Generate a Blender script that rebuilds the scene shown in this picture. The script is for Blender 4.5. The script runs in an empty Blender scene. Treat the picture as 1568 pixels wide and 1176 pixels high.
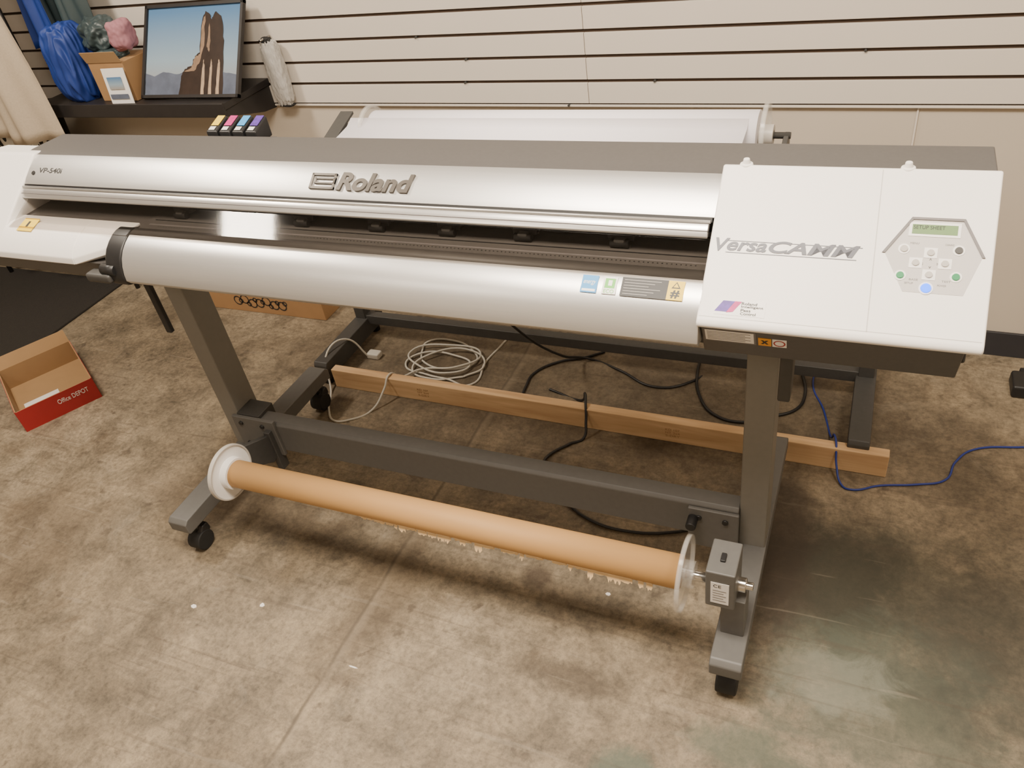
import bpy, bmesh, math, random
from mathutils import Vector, Matrix, noise
random.seed(4)
SC=bpy.context.scene
COL=bpy.context.collection
# ------------------------------------------------------------------ materials
def mat(name,col,rough=.5,metal=0.,nscale=0,namt=.12,bump=0.,spec=.5,emit=None,estr=0,coat=0,stretch=None,bscale=None):
    m=bpy.data.materials.new(name);m.use_nodes=True;nt=m.node_tree;b=nt.nodes['Principled BSDF']
    c=(*col,1);b.inputs['Base Color'].default_value=c
    b.inputs['Roughness'].default_value=rough;b.inputs['Metallic'].default_value=metal
    b.inputs['Specular IOR Level'].default_value=spec;b.inputs['Coat Weight'].default_value=coat
    if emit: b.inputs['Emission Color'].default_value=(*emit,1);b.inputs['Emission Strength'].default_value=estr
    if nscale:
        tc=nt.nodes.new('ShaderNodeTexCoord');mp=nt.nodes.new('ShaderNodeMapping')
        if stretch: mp.inputs['Scale'].default_value=stretch
        n=nt.nodes.new('ShaderNodeTexNoise');n.inputs['Scale'].default_value=nscale;n.inputs['Detail'].default_value=6
        nt.links.new(tc.outputs['Object'],mp.inputs[0]);nt.links.new(mp.outputs[0],n.inputs[0])
        mx=nt.nodes.new('ShaderNodeMix');mx.data_type='RGBA'
        mx.inputs[6].default_value=tuple(max(0,x*(1-namt)) for x in col)+(1,)
        mx.inputs[7].default_value=tuple(min(1,x*(1+namt)) for x in col)+(1,)
        nt.links.new(n.outputs['Fac'],mx.inputs[0]);nt.links.new(mx.outputs[2],b.inputs['Base Color'])
        if bump:
            bp=nt.nodes.new('ShaderNodeBump');bp.inputs['Strength'].default_value=bump;bp.inputs['Distance'].default_value=.002
            nt.links.new(n.outputs['Fac'],bp.inputs['Height']);nt.links.new(bp.outputs[0],b.inputs['Normal'])
    return m
M={}
M['white']=mat('warm_white_plastic',(.88,.855,.82),.42,nscale=3,namt=.03)
M['silver']=mat('silver_cover',(.63,.625,.615),.37,metal=.75,nscale=8,namt=.05,stretch=(1,30,30))
M['silver_lip']=mat('silver_lip',(.66,.65,.64),.30,metal=.8,nscale=8,namt=.04)
M['dkgrey']=mat('dark_grey_cover',(.085,.080,.077),.5,nscale=120,namt=.12)
M['steel']=mat('painted_steel_grey',(.120,.118,.113),.5,metal=.1,nscale=60,namt=.1)
M['column']=mat('painted_column_grey',(.205,.198,.18),.5,metal=.1,nscale=60,namt=.06)
M['steel2']=mat('painted_steel_dark',(.055,.054,.052),.5,metal=.1,nscale=60,namt=.15)
M['black']=mat('black_plastic',(.012,.012,.013),.45,nscale=40,namt=.3)
M['rubber']=mat('black_rubber',(.01,.01,.01),.7,nscale=40,namt=.3)
M['int']=mat('dark_interior',(.03,.028,.026),.6,nscale=30,namt=.3)
M['platen']=mat('platen_grey',(.085,.08,.076),.55,metal=.0,nscale=40,namt=.1)
M['kraft']=mat('kraft_tube',(.50,.285,.105),.62,nscale=6,namt=.10,stretch=(1,4,4))
M['kraft2']=mat('kraft_paper_torn',(.72,.52,.29),.8,nscale=30,namt=.15)
M['card']=mat('brown_cardboard',(.33,.19,.085),.8,nscale=20,namt=.1,bump=.2)
M['card_in']=mat('brown_cardboard_inside',(.34,.21,.10),.85,nscale=20,namt=.08)
M['red']=mat('red_print',(.36,.02,.02),.5,nscale=10,namt=.1)
M['paper']=mat('white_paper',(.78,.76,.74),.7,nscale=10,namt=.03)
M['media']=mat('media_roll_white',(.88,.85,.90),.5,nscale=5,namt=.02)
M['chrome']=mat('chrome',(.7,.68,.65),.2,metal=1,nscale=10,namt=.05)
M['logo']=mat('logo_bronze_grey',(.11,.098,.085),.35,metal=.4,nscale=20,namt=.1)
M['ink']=mat('printed_black',(.02,.02,.02),.5,nscale=20,namt=.2)
M['inkgrey']=mat('printed_grey',(.16,.15,.15),.5,nscale=20,namt=.2)
M['letter']=mat('printed_slate',(.10,.105,.13),.45,nscale=20,namt=.2)
M['yellow']=mat('warning_yellow',(.85,.60,.02),.5,nscale=20,namt=.05)
M['skyblue']=mat('label_blue',(.05,.32,.70),.5,nscale=20,namt=.05)
M['green']=mat('label_green',(.16,.55,.08),.5,nscale=20,namt=.05)
M['orange']=mat('label_orange',(.75,.33,.03),.5,nscale=20,namt=.05)
M['purple']=mat('label_purple',(.10,.04,.32),.5,nscale=90,namt=.8)
M['magenta']=mat('label_magenta',(.55,.02,.2),.5,nscale=90,namt=.4)
M['btn']=mat('button_grey',(.48,.45,.41),.4,nscale=20,namt=.03)
M['padw']=mat('button_pad_white',(.87,.85,.82),.4,nscale=20,namt=.02)
M['hex']=mat('panel_grey',(.54,.515,.49),.45,nscale=20,namt=.02)
M['grn']=mat('green_led',(.01,.22,.07),.4,emit=(.01,.5,.15),estr=.08,nscale=20,namt=.05)
M['blu']=mat('blue_led',(.02,.12,.9),.3,emit=(.015,.16,1),estr=3,nscale=20,namt=.05)
M['lcd']=mat('lcd_green',(.15,.25,.10),.3,nscale=20,namt=.05,emit=(.2,.35,.1),estr=.05)
M['wall']=mat('painted_drywall',(.57,.505,.42),.75,nscale=4,namt=.05,bump=.05)
M['slat']=mat('slatwall_melamine',(.70,.645,.575),.5,nscale=3,namt=.03)
M['groove']=mat('slat_groove',(.05,.03,.018),.8,nscale=10,namt=.2)
M['base']=mat('baseboard_black',(.03,.03,.035),.5,nscale=10,namt=.2)
M['ceil']=mat('ceiling_tile',(.62,.60,.57),.9,nscale=60,namt=.06)
M['shelf']=mat('black_shelf',(.018,.016,.016),.45,nscale=20,namt=.3)
M['cream']=mat('cream_fabric',(.46,.385,.29),.9,nscale=120,namt=.12,bump=.3)
M['bluec']=mat('blue_fabric',(.010,.035,.20),.6,nscale=5,namt=.3,bump=.3)
M['green_b']=mat('dark_teal_bag',(.035,.055,.06),.45,nscale=5,namt=.4,bump=.3)
M['pink']=mat('pink_cloth',(.33,.15,.18),.8,nscale=5,namt=.2,bump=.2)
M['mat']=mat('black_fabric',(.02,.017,.014),.95,nscale=200,namt=.5,bump=.6)
M['bluewire']=mat('blue_cable',(.015,.035,.25),.45,nscale=20,namt=.1)
M['whitewire']=mat('white_cord',(.58,.56,.50),.5,nscale=20,namt=.05)
def wood():
    m=bpy.data.materials.new('pine_wood');m.use_nodes=True;nt=m.node_tree;b=nt.nodes['Principled BSDF']
    tc=nt.nodes.new('ShaderNodeTexCoord');mp=nt.nodes.new('ShaderNodeMapping');mp.inputs['Scale'].default_value=(1.0,11,11)
    n=nt.nodes.new('ShaderNodeTexNoise');n.inputs['Scale'].default_value=3;n.inputs['Detail'].default_value=8;n.inputs['Distortion'].default_value=.6
    r=nt.nodes.new('ShaderNodeValToRGB');r.color_ramp.elements[0].position=.25;r.color_ramp.elements[0].color=(.46,.28,.14,1)
    r.color_ramp.elements[1].position=.65;r.color_ramp.elements[1].color=(.66,.45,.25,1)
    nt.links.new(tc.outputs['Object'],mp.inputs[0]);nt.links.new(mp.outputs[0],n.inputs[0]);nt.links.new(n.outputs[0],r.inputs[0]);nt.links.new(r.outputs[0],b.inputs['Base Color'])
    b.inputs['Roughness'].default_value=.75
    return m
M['wood']=wood()
def tinted(name,col,gl,rough=.03):
    m=bpy.data.materials.new(name);m.use_nodes=True;nt=m.node_tree;nt.nodes.clear()
    o=nt.nodes.new('ShaderNodeOutputMaterial');mx=nt.nodes.new('ShaderNodeMixShader');t=nt.nodes.new('ShaderNodeBsdfTransparent');g=nt.nodes.new('ShaderNodeBsdfGlossy')
    n=nt.nodes.new('ShaderNodeTexNoise');n.inputs['Scale'].default_value=2;mr=nt.nodes.new('ShaderNodeMapRange')
    mr.inputs[3].default_value=rough*.7;mr.inputs[4].default_value=rough*1.5
    nt.links.new(n.outputs[0],mr.inputs[0]);nt.links.new(mr.outputs[0],g.inputs['Roughness'])
    f=nt.nodes.new('ShaderNodeFresnel');f.inputs[0].default_value=1.45
    ad=nt.nodes.new('ShaderNodeMath');ad.operation='ADD';ad.inputs[1].default_value=gl
    t.inputs[0].default_value=(*col,1);g.inputs[0].default_value=(.9,.9,.9,1)
    nt.links.new(f.outputs[0],ad.inputs[0]);nt.links.new(ad.outputs[0],mx.inputs[0]);nt.links.new(t.outputs[0],mx.inputs[1]);nt.links.new(g.outputs[0],mx.inputs[2]);nt.links.new(mx.outputs[0],o.inputs[0])
    return m
M['visor']=tinted('tinted_visor',(.72,.69,.66),.0,.05)
def frosted(name,fac,col):
    m=bpy.data.materials.new(name);m.use_nodes=True;nt=m.node_tree;b=nt.nodes['Principled BSDF'];o=nt.nodes['Material Output']
    b.inputs['Base Color'].default_value=(*col,1);b.inputs['Roughness'].default_value=.15
    t=nt.nodes.new('ShaderNodeBsdfTransparent');mx=nt.nodes.new('ShaderNodeMixShader')
    n=nt.nodes.new('ShaderNodeTexNoise');n.inputs['Scale'].default_value=20;mr=nt.nodes.new('ShaderNodeMapRange');mr.inputs[3].default_value=fac*.7;mr.inputs[4].default_value=fac*1.3
    nt.links.new(n.outputs[0],mr.inputs[0]);nt.links.new(mr.outputs[0],mx.inputs[0]);nt.links.new(t.outputs[0],mx.inputs[1]);nt.links.new(b.outputs[0],mx.inputs[2]);nt.links.new(mx.outputs[0],o.inputs[0]);return m
M['clear']=frosted('clear_acrylic',.18,(.75,.73,.69))
M['bubble']=frosted('bubble_wrap',.75,(.55,.53,.50))
def floor_mat():
    m=bpy.data.materials.new('stained_concrete');m.use_nodes=True;nt=m.node_tree;b=nt.nodes['Principled BSDF'];L=nt.links.new
    tc=nt.nodes.new('ShaderNodeTexCoord')
    def N(scale,det=8,rough=.6,dist=0,off=0):
        mp=nt.nodes.new('ShaderNodeMapping');mp.inputs['Location'].default_value=(off,off*1.7,0);L(tc.outputs['Object'],mp.inputs[0])
        n=nt.nodes.new('ShaderNodeTexNoise');n.inputs['Scale'].default_value=scale;n.inputs['Detail'].default_value=det;n.inputs['Roughness'].default_value=rough;n.inputs['Distortion'].default_value=dist
        L(mp.outputs[0],n.inputs[0]);return n.outputs['Fac']
    def ramp(inp,stops):
        r=nt.nodes.new('ShaderNodeValToRGB');e=r.color_ramp.elements
        while len(e)<len(stops): e.new(.5)
        for i,(p,c) in enumerate(stops): e[i].position=p;e[i].color=(*c,1) if len(c)==3 else c
        L(inp,r.inputs[0]);return r.outputs[0]
    def mix(a,bb,f,mode='MIX'):
        x=nt.nodes.new('ShaderNodeMix');x.data_type='RGBA';x.blend_type=mode
        for k,s in ((6,a),(7,bb)):
            if isinstance(s,tuple): x.inputs[k].default_value=(*s,1)
            else: L(s,x.inputs[k])
        if isinstance(f,(int,float)): x.inputs[0].default_value=f
        else: L(f,x.inputs[0])
        return x.outputs[2]
    def math_(op,a,bb=None):
        n=nt.nodes.new('ShaderNodeMath');n.operation=op;n.use_clamp=False
        for k,s in ((0,a),(1,bb)):
            if s is None: continue
            if isinstance(s,(int,float)): n.inputs[k].default_value=s
            else: L(s,n.inputs[k])
        return n.outputs[0]
    big=N(1.3,6,.6,.4);med=N(7,12,.72,.4,3);fine=N(55,8,.8,0,7);mid=N(2.7,10,.68,.7,17)
    base=ramp(big,[(.3,(.168,.132,.087)),(.55,(.235,.190,.130)),(.75,(.290,.240,.170))])
    c=mix(base,ramp(mid,[(.32,(.27,.265,.26)),(.5,(.5,.5,.5)),(.68,(.69,.69,.68))]),.8,'OVERLAY')
    c=mix(c,ramp(med,[(.33,(.22,.22,.22)),(.5,(.5,.5,.5)),(.68,(.72,.71,.69))]),.8,'OVERLAY')
    c=mix(c,ramp(fine,[(.35,(.22,.22,.22)),(.52,(.5,.5,.5)),(.7,(.76,.75,.73))]),.75,'OVERLAY')
    bl=ramp(N(3.2,10,.72,1.0,11),[(.55,(0,0,0)),(.68,(1,1,1))])
    c=mix(c,(.070,.045,.026),math_('MULTIPLY',bl,.5))
    lt=ramp(N(4.1,10,.75,.8,31),[(.58,(0,0,0)),(.72,(1,1,1))])
    c=mix(c,(.40,.35,.27),math_('MULTIPLY',lt,.32))
    sp=ramp(N(16,4,.5,.3,21),[(.64,(0,0,0)),(.70,(1,1,1))])
    c=mix(c,(.05,.035,.025),math_('MULTIPLY',sp,.5))
    def spot(x,y,rx,ry,col,amt,ns=5.,k=2.):
        nonlocal c
        mp=nt.nodes.new('ShaderNodeMapping');mp.vector_type='TEXTURE';mp.inputs['Location'].default_value=(x,y,0);mp.inputs['Scale'].default_value=(rx,ry,1)
        L(tc.outputs['Object'],mp.inputs[0])
        ln=nt.nodes.new('ShaderNodeVectorMath');ln.operation='LENGTH';L(mp.outputs[0],ln.inputs[0])
        nn=N(ns,10,.72,.5,x*3+7)
        v=math_('ADD',ln.outputs['Value'],math_('MULTIPLY',math_('SUBTRACT',nn,.5),k))
        mr=nt.nodes.new('ShaderNodeMapRange');mr.inputs[1].default_value=1.15;mr.inputs[2].default_value=.55;mr.inputs[3].default_value=0;mr.inputs[4].default_value=amt
        L(v,mr.inputs[0]);c=mix(c,col,mr.outputs[0])
    spot(1.10,.06,.26,.26,(.026,.024,.015),.82,6,1.8)
    spot(1.30,-.02,.40,.34,(.036,.038,.025),.60,5,2.4)
    spot(1.28,-.30,.34,.28,(.080,.096,.072),.62,9,2.6)
    spot(1.58,-.05,.30,.38,(.034,.034,.026),.55,7,2.4)
    spot(1.13,-.26,.16,.10,(.30,.31,.25),.35,12,2.5)
    spot(.97,.16,.10,.40,(.035,.023,.014),.75,6,1.5)
    spot(.72,-.64,.10,.06,(.08,.11,.08),.7,12)
    spot(.96,-.50,.14,.07,(.08,.10,.07),.65,12)
    spot(.1,.75,1.5,.45,(.050,.035,.022),.5,5)  # soft shadow under and behind the printer, painted into the floor colour
    spot(-1.6,-.5,.35,.3,(.09,.06,.035),.4)
    spot(.50,-.45,.16,.05,(.05,.035,.022),.6,9)
    spot(.30,-.16,.05,.05,(.05,.032,.02),.7,9,1.2)
    spot(-.15,-.35,.12,.35,(.08,.055,.032),.5,9)
    spot(-.9,-.15,.5,.12,(.08,.055,.035),.4,7)
    def scratch(rot,off,amt,sx=1.6,col=(.07,.05,.035),th=.64):
        nonlocal c
        mp=nt.nodes.new('ShaderNodeMapping');mp.inputs['Rotation'].default_value=(0,0,rot);mp.inputs['Scale'].default_value=(sx,40,1);mp.inputs['Location'].default_value=(off,off,0)
        L(tc.outputs['Object'],mp.inputs[0]);n=nt.nodes.new('ShaderNodeTexNoise');n.inputs['Scale'].default_value=1;n.inputs['Detail'].default_value=3;n.inputs['Distortion'].default_value=.5;L(mp.outputs[0],n.inputs[0])
        r=ramp(n.outputs['Fac'],[(th,(0,0,0)),(th+.05,(1,1,1))]);c=mix(c,col,math_('MULTIPLY',r,amt))
    scratch(.5,1,.28);scratch(-.9,5,.28);scratch(1.9,9,.25);scratch(1.2,24,.15,2.5,(.40,.35,.27),.66)
    sx=nt.nodes.new('ShaderNodeSeparateXYZ');L(tc.outputs['Object'],sx.inputs[0])
    wob=math_('MULTIPLY',math_('SUBTRACT',N(9,4,.6,0,2),.5),.02)
    brk=ramp(N(6,5,.6,0,41),[(.36,(.4,.4,.4)),(.55,(1,1,1))])
    def line(coord,val,w,col,amt):
        nonlocal c
        a=math_('ABSOLUTE',math_('ADD',math_('SUBTRACT',coord,val),wob))
        mr=nt.nodes.new('ShaderNodeMapRange');mr.inputs[1].default_value=w*2;mr.inputs[2].default_value=w*.4;mr.inputs[3].default_value=0;mr.inputs[4].default_value=amt
        L(a,mr.inputs[0]);c=mix(c,col,math_('MULTIPLY',mr.outputs[0],brk))
    line(sx.outputs['X'],-.17,.0045,(.045,.032,.02),.75)
    line(sx.outputs['X'],-.158,.012,(.34,.28,.20),.25)
    L(c,b.inputs['Base Color'])
    rr=nt.nodes.new('ShaderNodeMapRange');rr.inputs[3].default_value=.42;rr.inputs[4].default_value=.72;L(med,rr.inputs[0]);L(rr.outputs[0],b.inputs['Roughness'])
    bp=nt.nodes.new('ShaderNodeBump');bp.inputs['Strength'].default_value=.25;bp.inputs['Distance'].default_value=.003;L(fine,bp.inputs['Height']);L(bp.outputs[0],b.inputs['Normal'])
    return m
M['floor']=floor_mat()
def pattern_mat():
    m=bpy.data.materials.new('black_white_pattern');m.use_nodes=True;nt=m.node_tree;b=nt.nodes['Principled BSDF']
    tc=nt.nodes.new('ShaderNodeTexCoord');mp=nt.nodes.new('ShaderNodeMapping');mp.inputs['Scale'].default_value=(1,1,.5)
    w=nt.nodes.new('ShaderNodeTexVoronoi');w.inputs['Scale'].default_value=40;r=nt.nodes.new('ShaderNodeValToRGB');r.color_ramp.interpolation='CONSTANT'
    r.color_ramp.elements[0].color=(.02,.02,.02,1);r.color_ramp.elements[1].position=.5;r.color_ramp.elements[1].color=(.7,.68,.62,1)
    nt.links.new(tc.outputs['Object'],mp.inputs[0]);nt.links.new(mp.outputs[0],w.inputs[0]);nt.links.new(w.outputs['Distance'],r.inputs[0]);nt.links.new(r.outputs[0],b.inputs['Base Color']);b.inputs['Roughness'].default_value=.9
    return m
M['pat']=pattern_mat()
def sky_mat():
    m=bpy.data.materials.new('photo_sky');m.use_nodes=True;nt=m.node_tree;b=nt.nodes['Principled BSDF']
    tc=nt.nodes.new('ShaderNodeTexCoord');s=nt.nodes.new('ShaderNodeSeparateXYZ');r=nt.nodes.new('ShaderNodeValToRGB')
    e=r.color_ramp.elements;e[0].position=.10;e[0].color=(.30,.30,.30,1);e[1].position=.95;e[1].color=(.09,.20,.38,1);x=e.new(.4);x.color=(.26,.36,.45,1)
    nt.links.new(tc.outputs['Generated'],s.inputs[0]);nt.links.new(s.outputs['Z'],r.inputs[0]);nt.links.new(r.outputs[0],b.inputs['Base Color']);b.inputs['Roughness'].default_value=.25
    return m
M['psky']=sky_mat()
M['prock']=mat('photo_rock_dark',(.030,.019,.015),.35,nscale=30,namt=.6)
M['prock2']=mat('photo_rock_lit',(.24,.16,.105),.35,nscale=45,namt=.5)
M['pcol']=mat('photo_rock_columns',(.40,.29,.20),.35,nscale=45,namt=.4)
M['pmtn']=mat('photo_mountains',(.10,.12,.17),.35,nscale=25,namt=.4)
# ------------------------------------------------------------------ helpers
def empty(name):
    e=bpy.data.objects.new(name,None);COL.objects.link(e);e.empty_display_size=.1;return e
def add(name,me,m,par=None,smooth=False):
    o=bpy.data.objects.new(name,me);COL.objects.link(o)
    if m is not None: me.materials.append(M[m] if isinstance(m,str) else m)
    if par: o.parent=par
    if smooth:
        for p in me.polygons:p.use_smooth=True
    return o
def bev(o,w,seg=2):
    b=o.modifiers.new('bevel','BEVEL');b.width=w;b.segments=seg;b.limit_method='ANGLE';b.angle_limit=math.radians(25)
    for p in o.data.polygons:p.use_smooth=True
    o.modifiers.new('wn','WEIGHTED_NORMAL');return o
def meshof(verts,faces,name='m'):
    me=bpy.data.meshes.new(name);me.from_pydata([tuple(v) for v in verts],[],faces)
    bm=bmesh.new();bm.from_mesh(me);bmesh.ops.recalc_face_normals(bm,faces=bm.faces);bm.to_mesh(me);bm.free();return me
def box(name,x0,x1,y0,y1,z0,z1,m,par=None,b=.003):
    v=[(x,y,z) for x in(x0,x1) for y in(y0,y1) for z in(z0,z1)]
    f=[(0,1,3,2),(4,6,7,5),(0,4,5,1),(2,3,7,6),(0,2,6,4),(1,5,7,3)]
    o=add(name,meshof(v,f,name),m,par)
    if b: bev(o,b)
    return o
def prism(name,prof,x0,x1,m,par=None,b=.003,prof2=None):
    n=len(prof);p2=prof2 or prof
    v=[(x0,y,z) for y,z in prof]+[(x1,y,z) for y,z in p2]
    f=[tuple(range(n)),tuple(range(n,2*n))]+[(i,(i+1)%n,n+(i+1)%n,n+i) for i in range(n)]
    o=add(name,meshof(v,f,name),m,par)
    if b: bev(o,b)
    return o
def strip(name,prof,x0,x1,m,par=None,th=.0):
    n=len(prof);v=[(x0,y,z) for y,z in prof]+[(x1,y,z) for y,z in prof]
    f=[(i,i+1,n+i+1,n+i) for i in range(n-1)]
    me=bpy.data.meshes.new(name);me.from_pydata(v,[],f);o=add(name,me,m,par,th>0)
    if th:
        s=o.modifiers.new('s','SOLIDIFY');s.thickness=th;s.offset=0
    return o
def cyl(name,p0,p1,r,m,par=None,seg=40,r2=None,b=.0,hole=0):
    p0=Vector(p0);p1=Vector(p1);d=(p1-p0);q=d.to_track_quat('Z','Y').to_matrix()
    r2=r if r2 is None else r2
    v=[];f=[]
    for k,(p,rr) in enumerate(((p0,r),(p1,r2))):
        for i in range(seg):
            a=2*math.pi*i/seg;v.append(p+q@Vector((rr*math.cos(a),rr*math.sin(a),0)))
    f=[(i,(i+1)%seg,seg+(i+1)%seg,seg+i) for i in range(seg)]
    if hole:
        for k,p in enumerate((p0,p1)):
            for i in range(seg):
                a=2*math.pi*i/seg;v.append(p+q@Vector((hole*math.cos(a),hole*math.sin(a),0)))
        o2=2*seg
        f+=[(o2+i,o2+(i+1)%seg,o2+seg+(i+1)%seg,o2+seg+i) for i in range(seg)]
        f+=[(i,(i+1)%seg,o2+(i+1)%seg,o2+i) for i in range(seg)]
        f+=[(seg+i,seg+(i+1)%seg,o2+seg+(i+1)%seg,o2+seg+i) for i in range(seg)]
    else: f+=[tuple(range(seg)),tuple(range(seg,2*seg))]
    o=add(name,meshof(v,f,name),m,par)
    for p in o.data.polygons: p.use_smooth=len(p.vertices)==4 and not hole
    if b: bev(o,b)
    elif hole: bev(o,.001,1)
    return o
def cable(name,pts,r,m,par=None,cyc=False):
    c=bpy.data.curves.new(name,'CURVE');c.dimensions='3D';c.bevel_depth=r;c.bevel_resolution=3;c.resolution_u=8
    s=c.splines.new('BEZIER');s.bezier_points.add(len(pts)-1)
    for bp,p in zip(s.bezier_points,pts):
        bp.co=p;bp.handle_left_type='AUTO';bp.handle_right_type='AUTO'
    o=bpy.data.objects.new(name,c);COL.objects.link(o);dg=bpy.context.evaluated_depsgraph_get();me=bpy.data.meshes.new_from_object(o.evaluated_get(dg));bpy.data.objects.remove(o)
    return add(name,me,m,par,True)
def flat(name,O,ex,ey,poly,m,par=None,h=.0008):
    O=Vector(O);ex=Vector(ex).normalized();ey=Vector(ey).normalized();nz=ex.cross(ey)
    n=len(poly);v=[O+ex*a+ey*b for a,b in poly]+[O+ex*a+ey*b+nz*h for a,b in poly]
    f=[tuple(range(n)),tuple(range(n,2*n))]+[(i,(i+1)%n,n+(i+1)%n,n+i) for i in range(n)]
    return add(name,meshof(v,f,name),m,par)
def rect(a0,b0,a1,b1): return [(a0,b0),(a1,b0),(a1,b1),(a0,b1)]
def text(name,body,O,ex,ey,a0,b0,a1,b1,m,par=None,h=.0006,shear=0,lift=0.,off=0.):
    c=bpy.data.curves.new(name,'FONT');c.body=body;c.extrude=.5;c.shear=shear;c.offset=off
    o=bpy.data.objects.new(name,c);COL.objects.link(o);dg=bpy.context.evaluated_depsgraph_get();me=bpy.data.meshes.new_from_object(o.evaluated_get(dg));bpy.data.objects.remove(o)
    xs=[v.co.x for v in me.vertices];ys=[v.co.y for v in me.vertices]
    O=Vector(O);ex=Vector(ex).normalized();ey=Vector(ey).normalized();nz=ex.cross(ey)
    for v in me.vertices:
        u=(v.co.x-min(xs))/(max(xs)-min(xs));w=(v.co.y-min(ys))/(max(ys)-min(ys))
        v.co=O+ex*(a0+(a1-a0)*u)+ey*(b0+(b1-b0)*w)+nz*(lift+(v.co.z+.5)*h)
    me.materials.clear()
    return add(name,me,m,par)
def blob(name,c,dim,m,par=None,seed=0,amp=.15,p=3.,freq=1.3,fold=0.):
    bm=bmesh.new();bmesh.ops.create_icosphere(bm,subdivisions=6,radius=1)
    for v in bm.verts:
        d=v.co.normalized();k=(abs(d.x)**p+abs(d.y)**p+abs(d.z)**p)**(-1/p)
        q=d*k;n=noise.noise(q*freq+Vector((seed,0,0)))*amp+noise.noise(q*freq*2.7+Vector((0,seed,0)))*amp*.3
        if fold: n+=fold*(1-abs(noise.noise(Vector((q.x*3.5,q.y*3.5,q.z*.9))+Vector((seed,seed,0)))*2.2))
        q=q*(1+n);v.co=Vector((c[0]+q.x*dim[0]/2,c[1]+q.y*dim[1]/2,c[2]+q.z*dim[2]/2))
    me=bpy.data.meshes.new(name);bm.to_mesh(me);bm.free();return add(name,me,m,par,True)
# ------------------------------------------------------------------ room
XL,XR_,YF,H=-4.3,2.9,-3.6,3.0
def wy(x): return 1.285-.0204*x
o=add('floor',meshof([(XL,YF,0),(XR_,YF,0),(XR_,1.5,0),(XL,1.5,0)],[(0,1,2,3)]),'floor')
add('ceiling',meshof([(XL,YF,H),(XR_,YF,H),(XR_,1.5,H),(XL,1.5,H)],[(0,1,2,3)]),'ceil')
add('wall_back',meshof([(XL,wy(XL),0),(XR_,wy(XR_),0),(XR_,wy(XR_),H),(XL,wy(XL),H)],[(0,1,2,3)]),'wall')
add('wall_left',meshof([(XL,YF,0),(XL,1.5,0),(XL,1.5,H),(XL,YF,H)],[(0,1,2,3)]),'wall')
add('wall_right',meshof([(XR_,YF,0),(XR_,1.5,0),(XR_,1.5,H),(XR_,YF,H)],[(0,1,2,3)]),'wall')
add('wall_front',meshof([(XL,YF,0),(XR_,YF,0),(XR_,YF,H),(XL,YF,H)],[(0,1,2,3)]),'wall')
def onwall(o): o.location=(0,1.285,0);o.rotation_euler=(0,0,-.0204);return o
onwall(box('baseboard_back',XL+.05,XR_-.02,-.012,-.001,0,.10,'base',None,.002))
SP=.0865;ZS=.918
sw=empty('slatwall_panel');onwall(sw)
box('groove_backing',-3.3,2.85,-.007,-.0005,ZS,ZS+16*SP,'groove',sw,0)
for k in range(16):
    for j,(a,b_) in enumerate(((-3.3,-2.36),(-2.358,.079),(.081,2.52),(2.522,2.85))):
        box('slat_%d_%d'%(k,j),a,b_,-.017,-.004,ZS+k*SP+.0065,ZS+(k+1)*SP-.006,'slat',sw,.0010)
box('bottom_trim',-3.3,2.85,-.017,-.001,ZS-.007,ZS+.0005,'slat',sw,.001)
for i,(x,z) in enumerate(((.0,.0),(-.42,1),(-.40,2),(-.60,3),(.33,1),(1.0,2))):
    cyl('slat_peg_%d'%i,(x,-.024,ZS+z*SP),(x,-.003,ZS+z*SP),.004,'steel2',sw,12)
onwall(box('trim_1',1.172,1.178,-.006,-.0005,.10,ZS-.01,'slat',None,.001))
# ------------------------------------------------------------------ printer
PR=empty('large_format_printer')
prism('body_core',[(.17,.97),(.17,1.225),(0.0,1.225),(-.02,1.17),(-.02,1.098),(-.15,1.098),(-.2,.99),(-.15,.965)],-1.25,1.26,'int',PR,.004)
prism('rear_cover',[(.185,.99),(.185,1.225),(.165,1.238),(.045,1.240),(.012,1.236),(.012,1.20),(.16,1.20),(.16,.99)],-1.262,1.273,'dkgrey',PR,.004)
sc=[(.016,1.2365),(-.005,1.229),(-.030,1.213),(-.055,1.194),(-.068,1.181)]
prism('front_cover',sc+[(-.060,1.176),(.0,1.205),(.01,1.21)],-1.205,.797,'silver',PR,.0015)
prism('cover_gap',[(-.067,1.181),(-.073,1.173),(-.06,1.165),(-.05,1.176)],-1.205,.79,'black',PR,0)
prism('cover_lip',[(-.070,1.175),(-.080,1.172),(-.089,1.164),(-.096,1.153),(-.094,1.148),(-.086,1.148),(-.06,1.168)],-1.205,.785,'silver_lip',PR,.0015)
box('lip_groove',-1.205,.785,-.0905,-.086,1.1605,1.1635,'inkgrey',PR,0)
cyl('lip_rail',(-1.205,-.076,1.176),(.788,-.076,1.176),.0035,'silver_lip',PR,16)
box('carriage_beam',-1.19,.79,-.035,-.02,1.115,1.172,'int',PR,.002)
box('carriage_rail',-1.19,.79,-.045,-.034,1.125,1.137,'steel',PR,.002)
box('platen',-.72,.797,-.165,-.02,1.095,1.1075,'platen',PR,.001)
box('platen_cut_line',-.70,.79,-.098,-.095,1.1070,1.1085,'black',PR,0)
box('platen_scale_strip',-.70,.79,-.124,-.118,1.1070,1.1080,'inkgrey',PR,0)
dv=[];df=[]
for i in range(150):
    x=-.66+i*.0096
    yy=-.131
    k=len(dv);s=.0013;dv+=[(x-s,yy-s,1.1081),(x+s,yy-s,1.1081),(x+s,yy+s,1.1081),(x-s,yy+s,1.1081)];df.append((k,k+1,k+2,k+3))
add('platen_scale_marks',meshof(dv,df),'black',PR)
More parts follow.
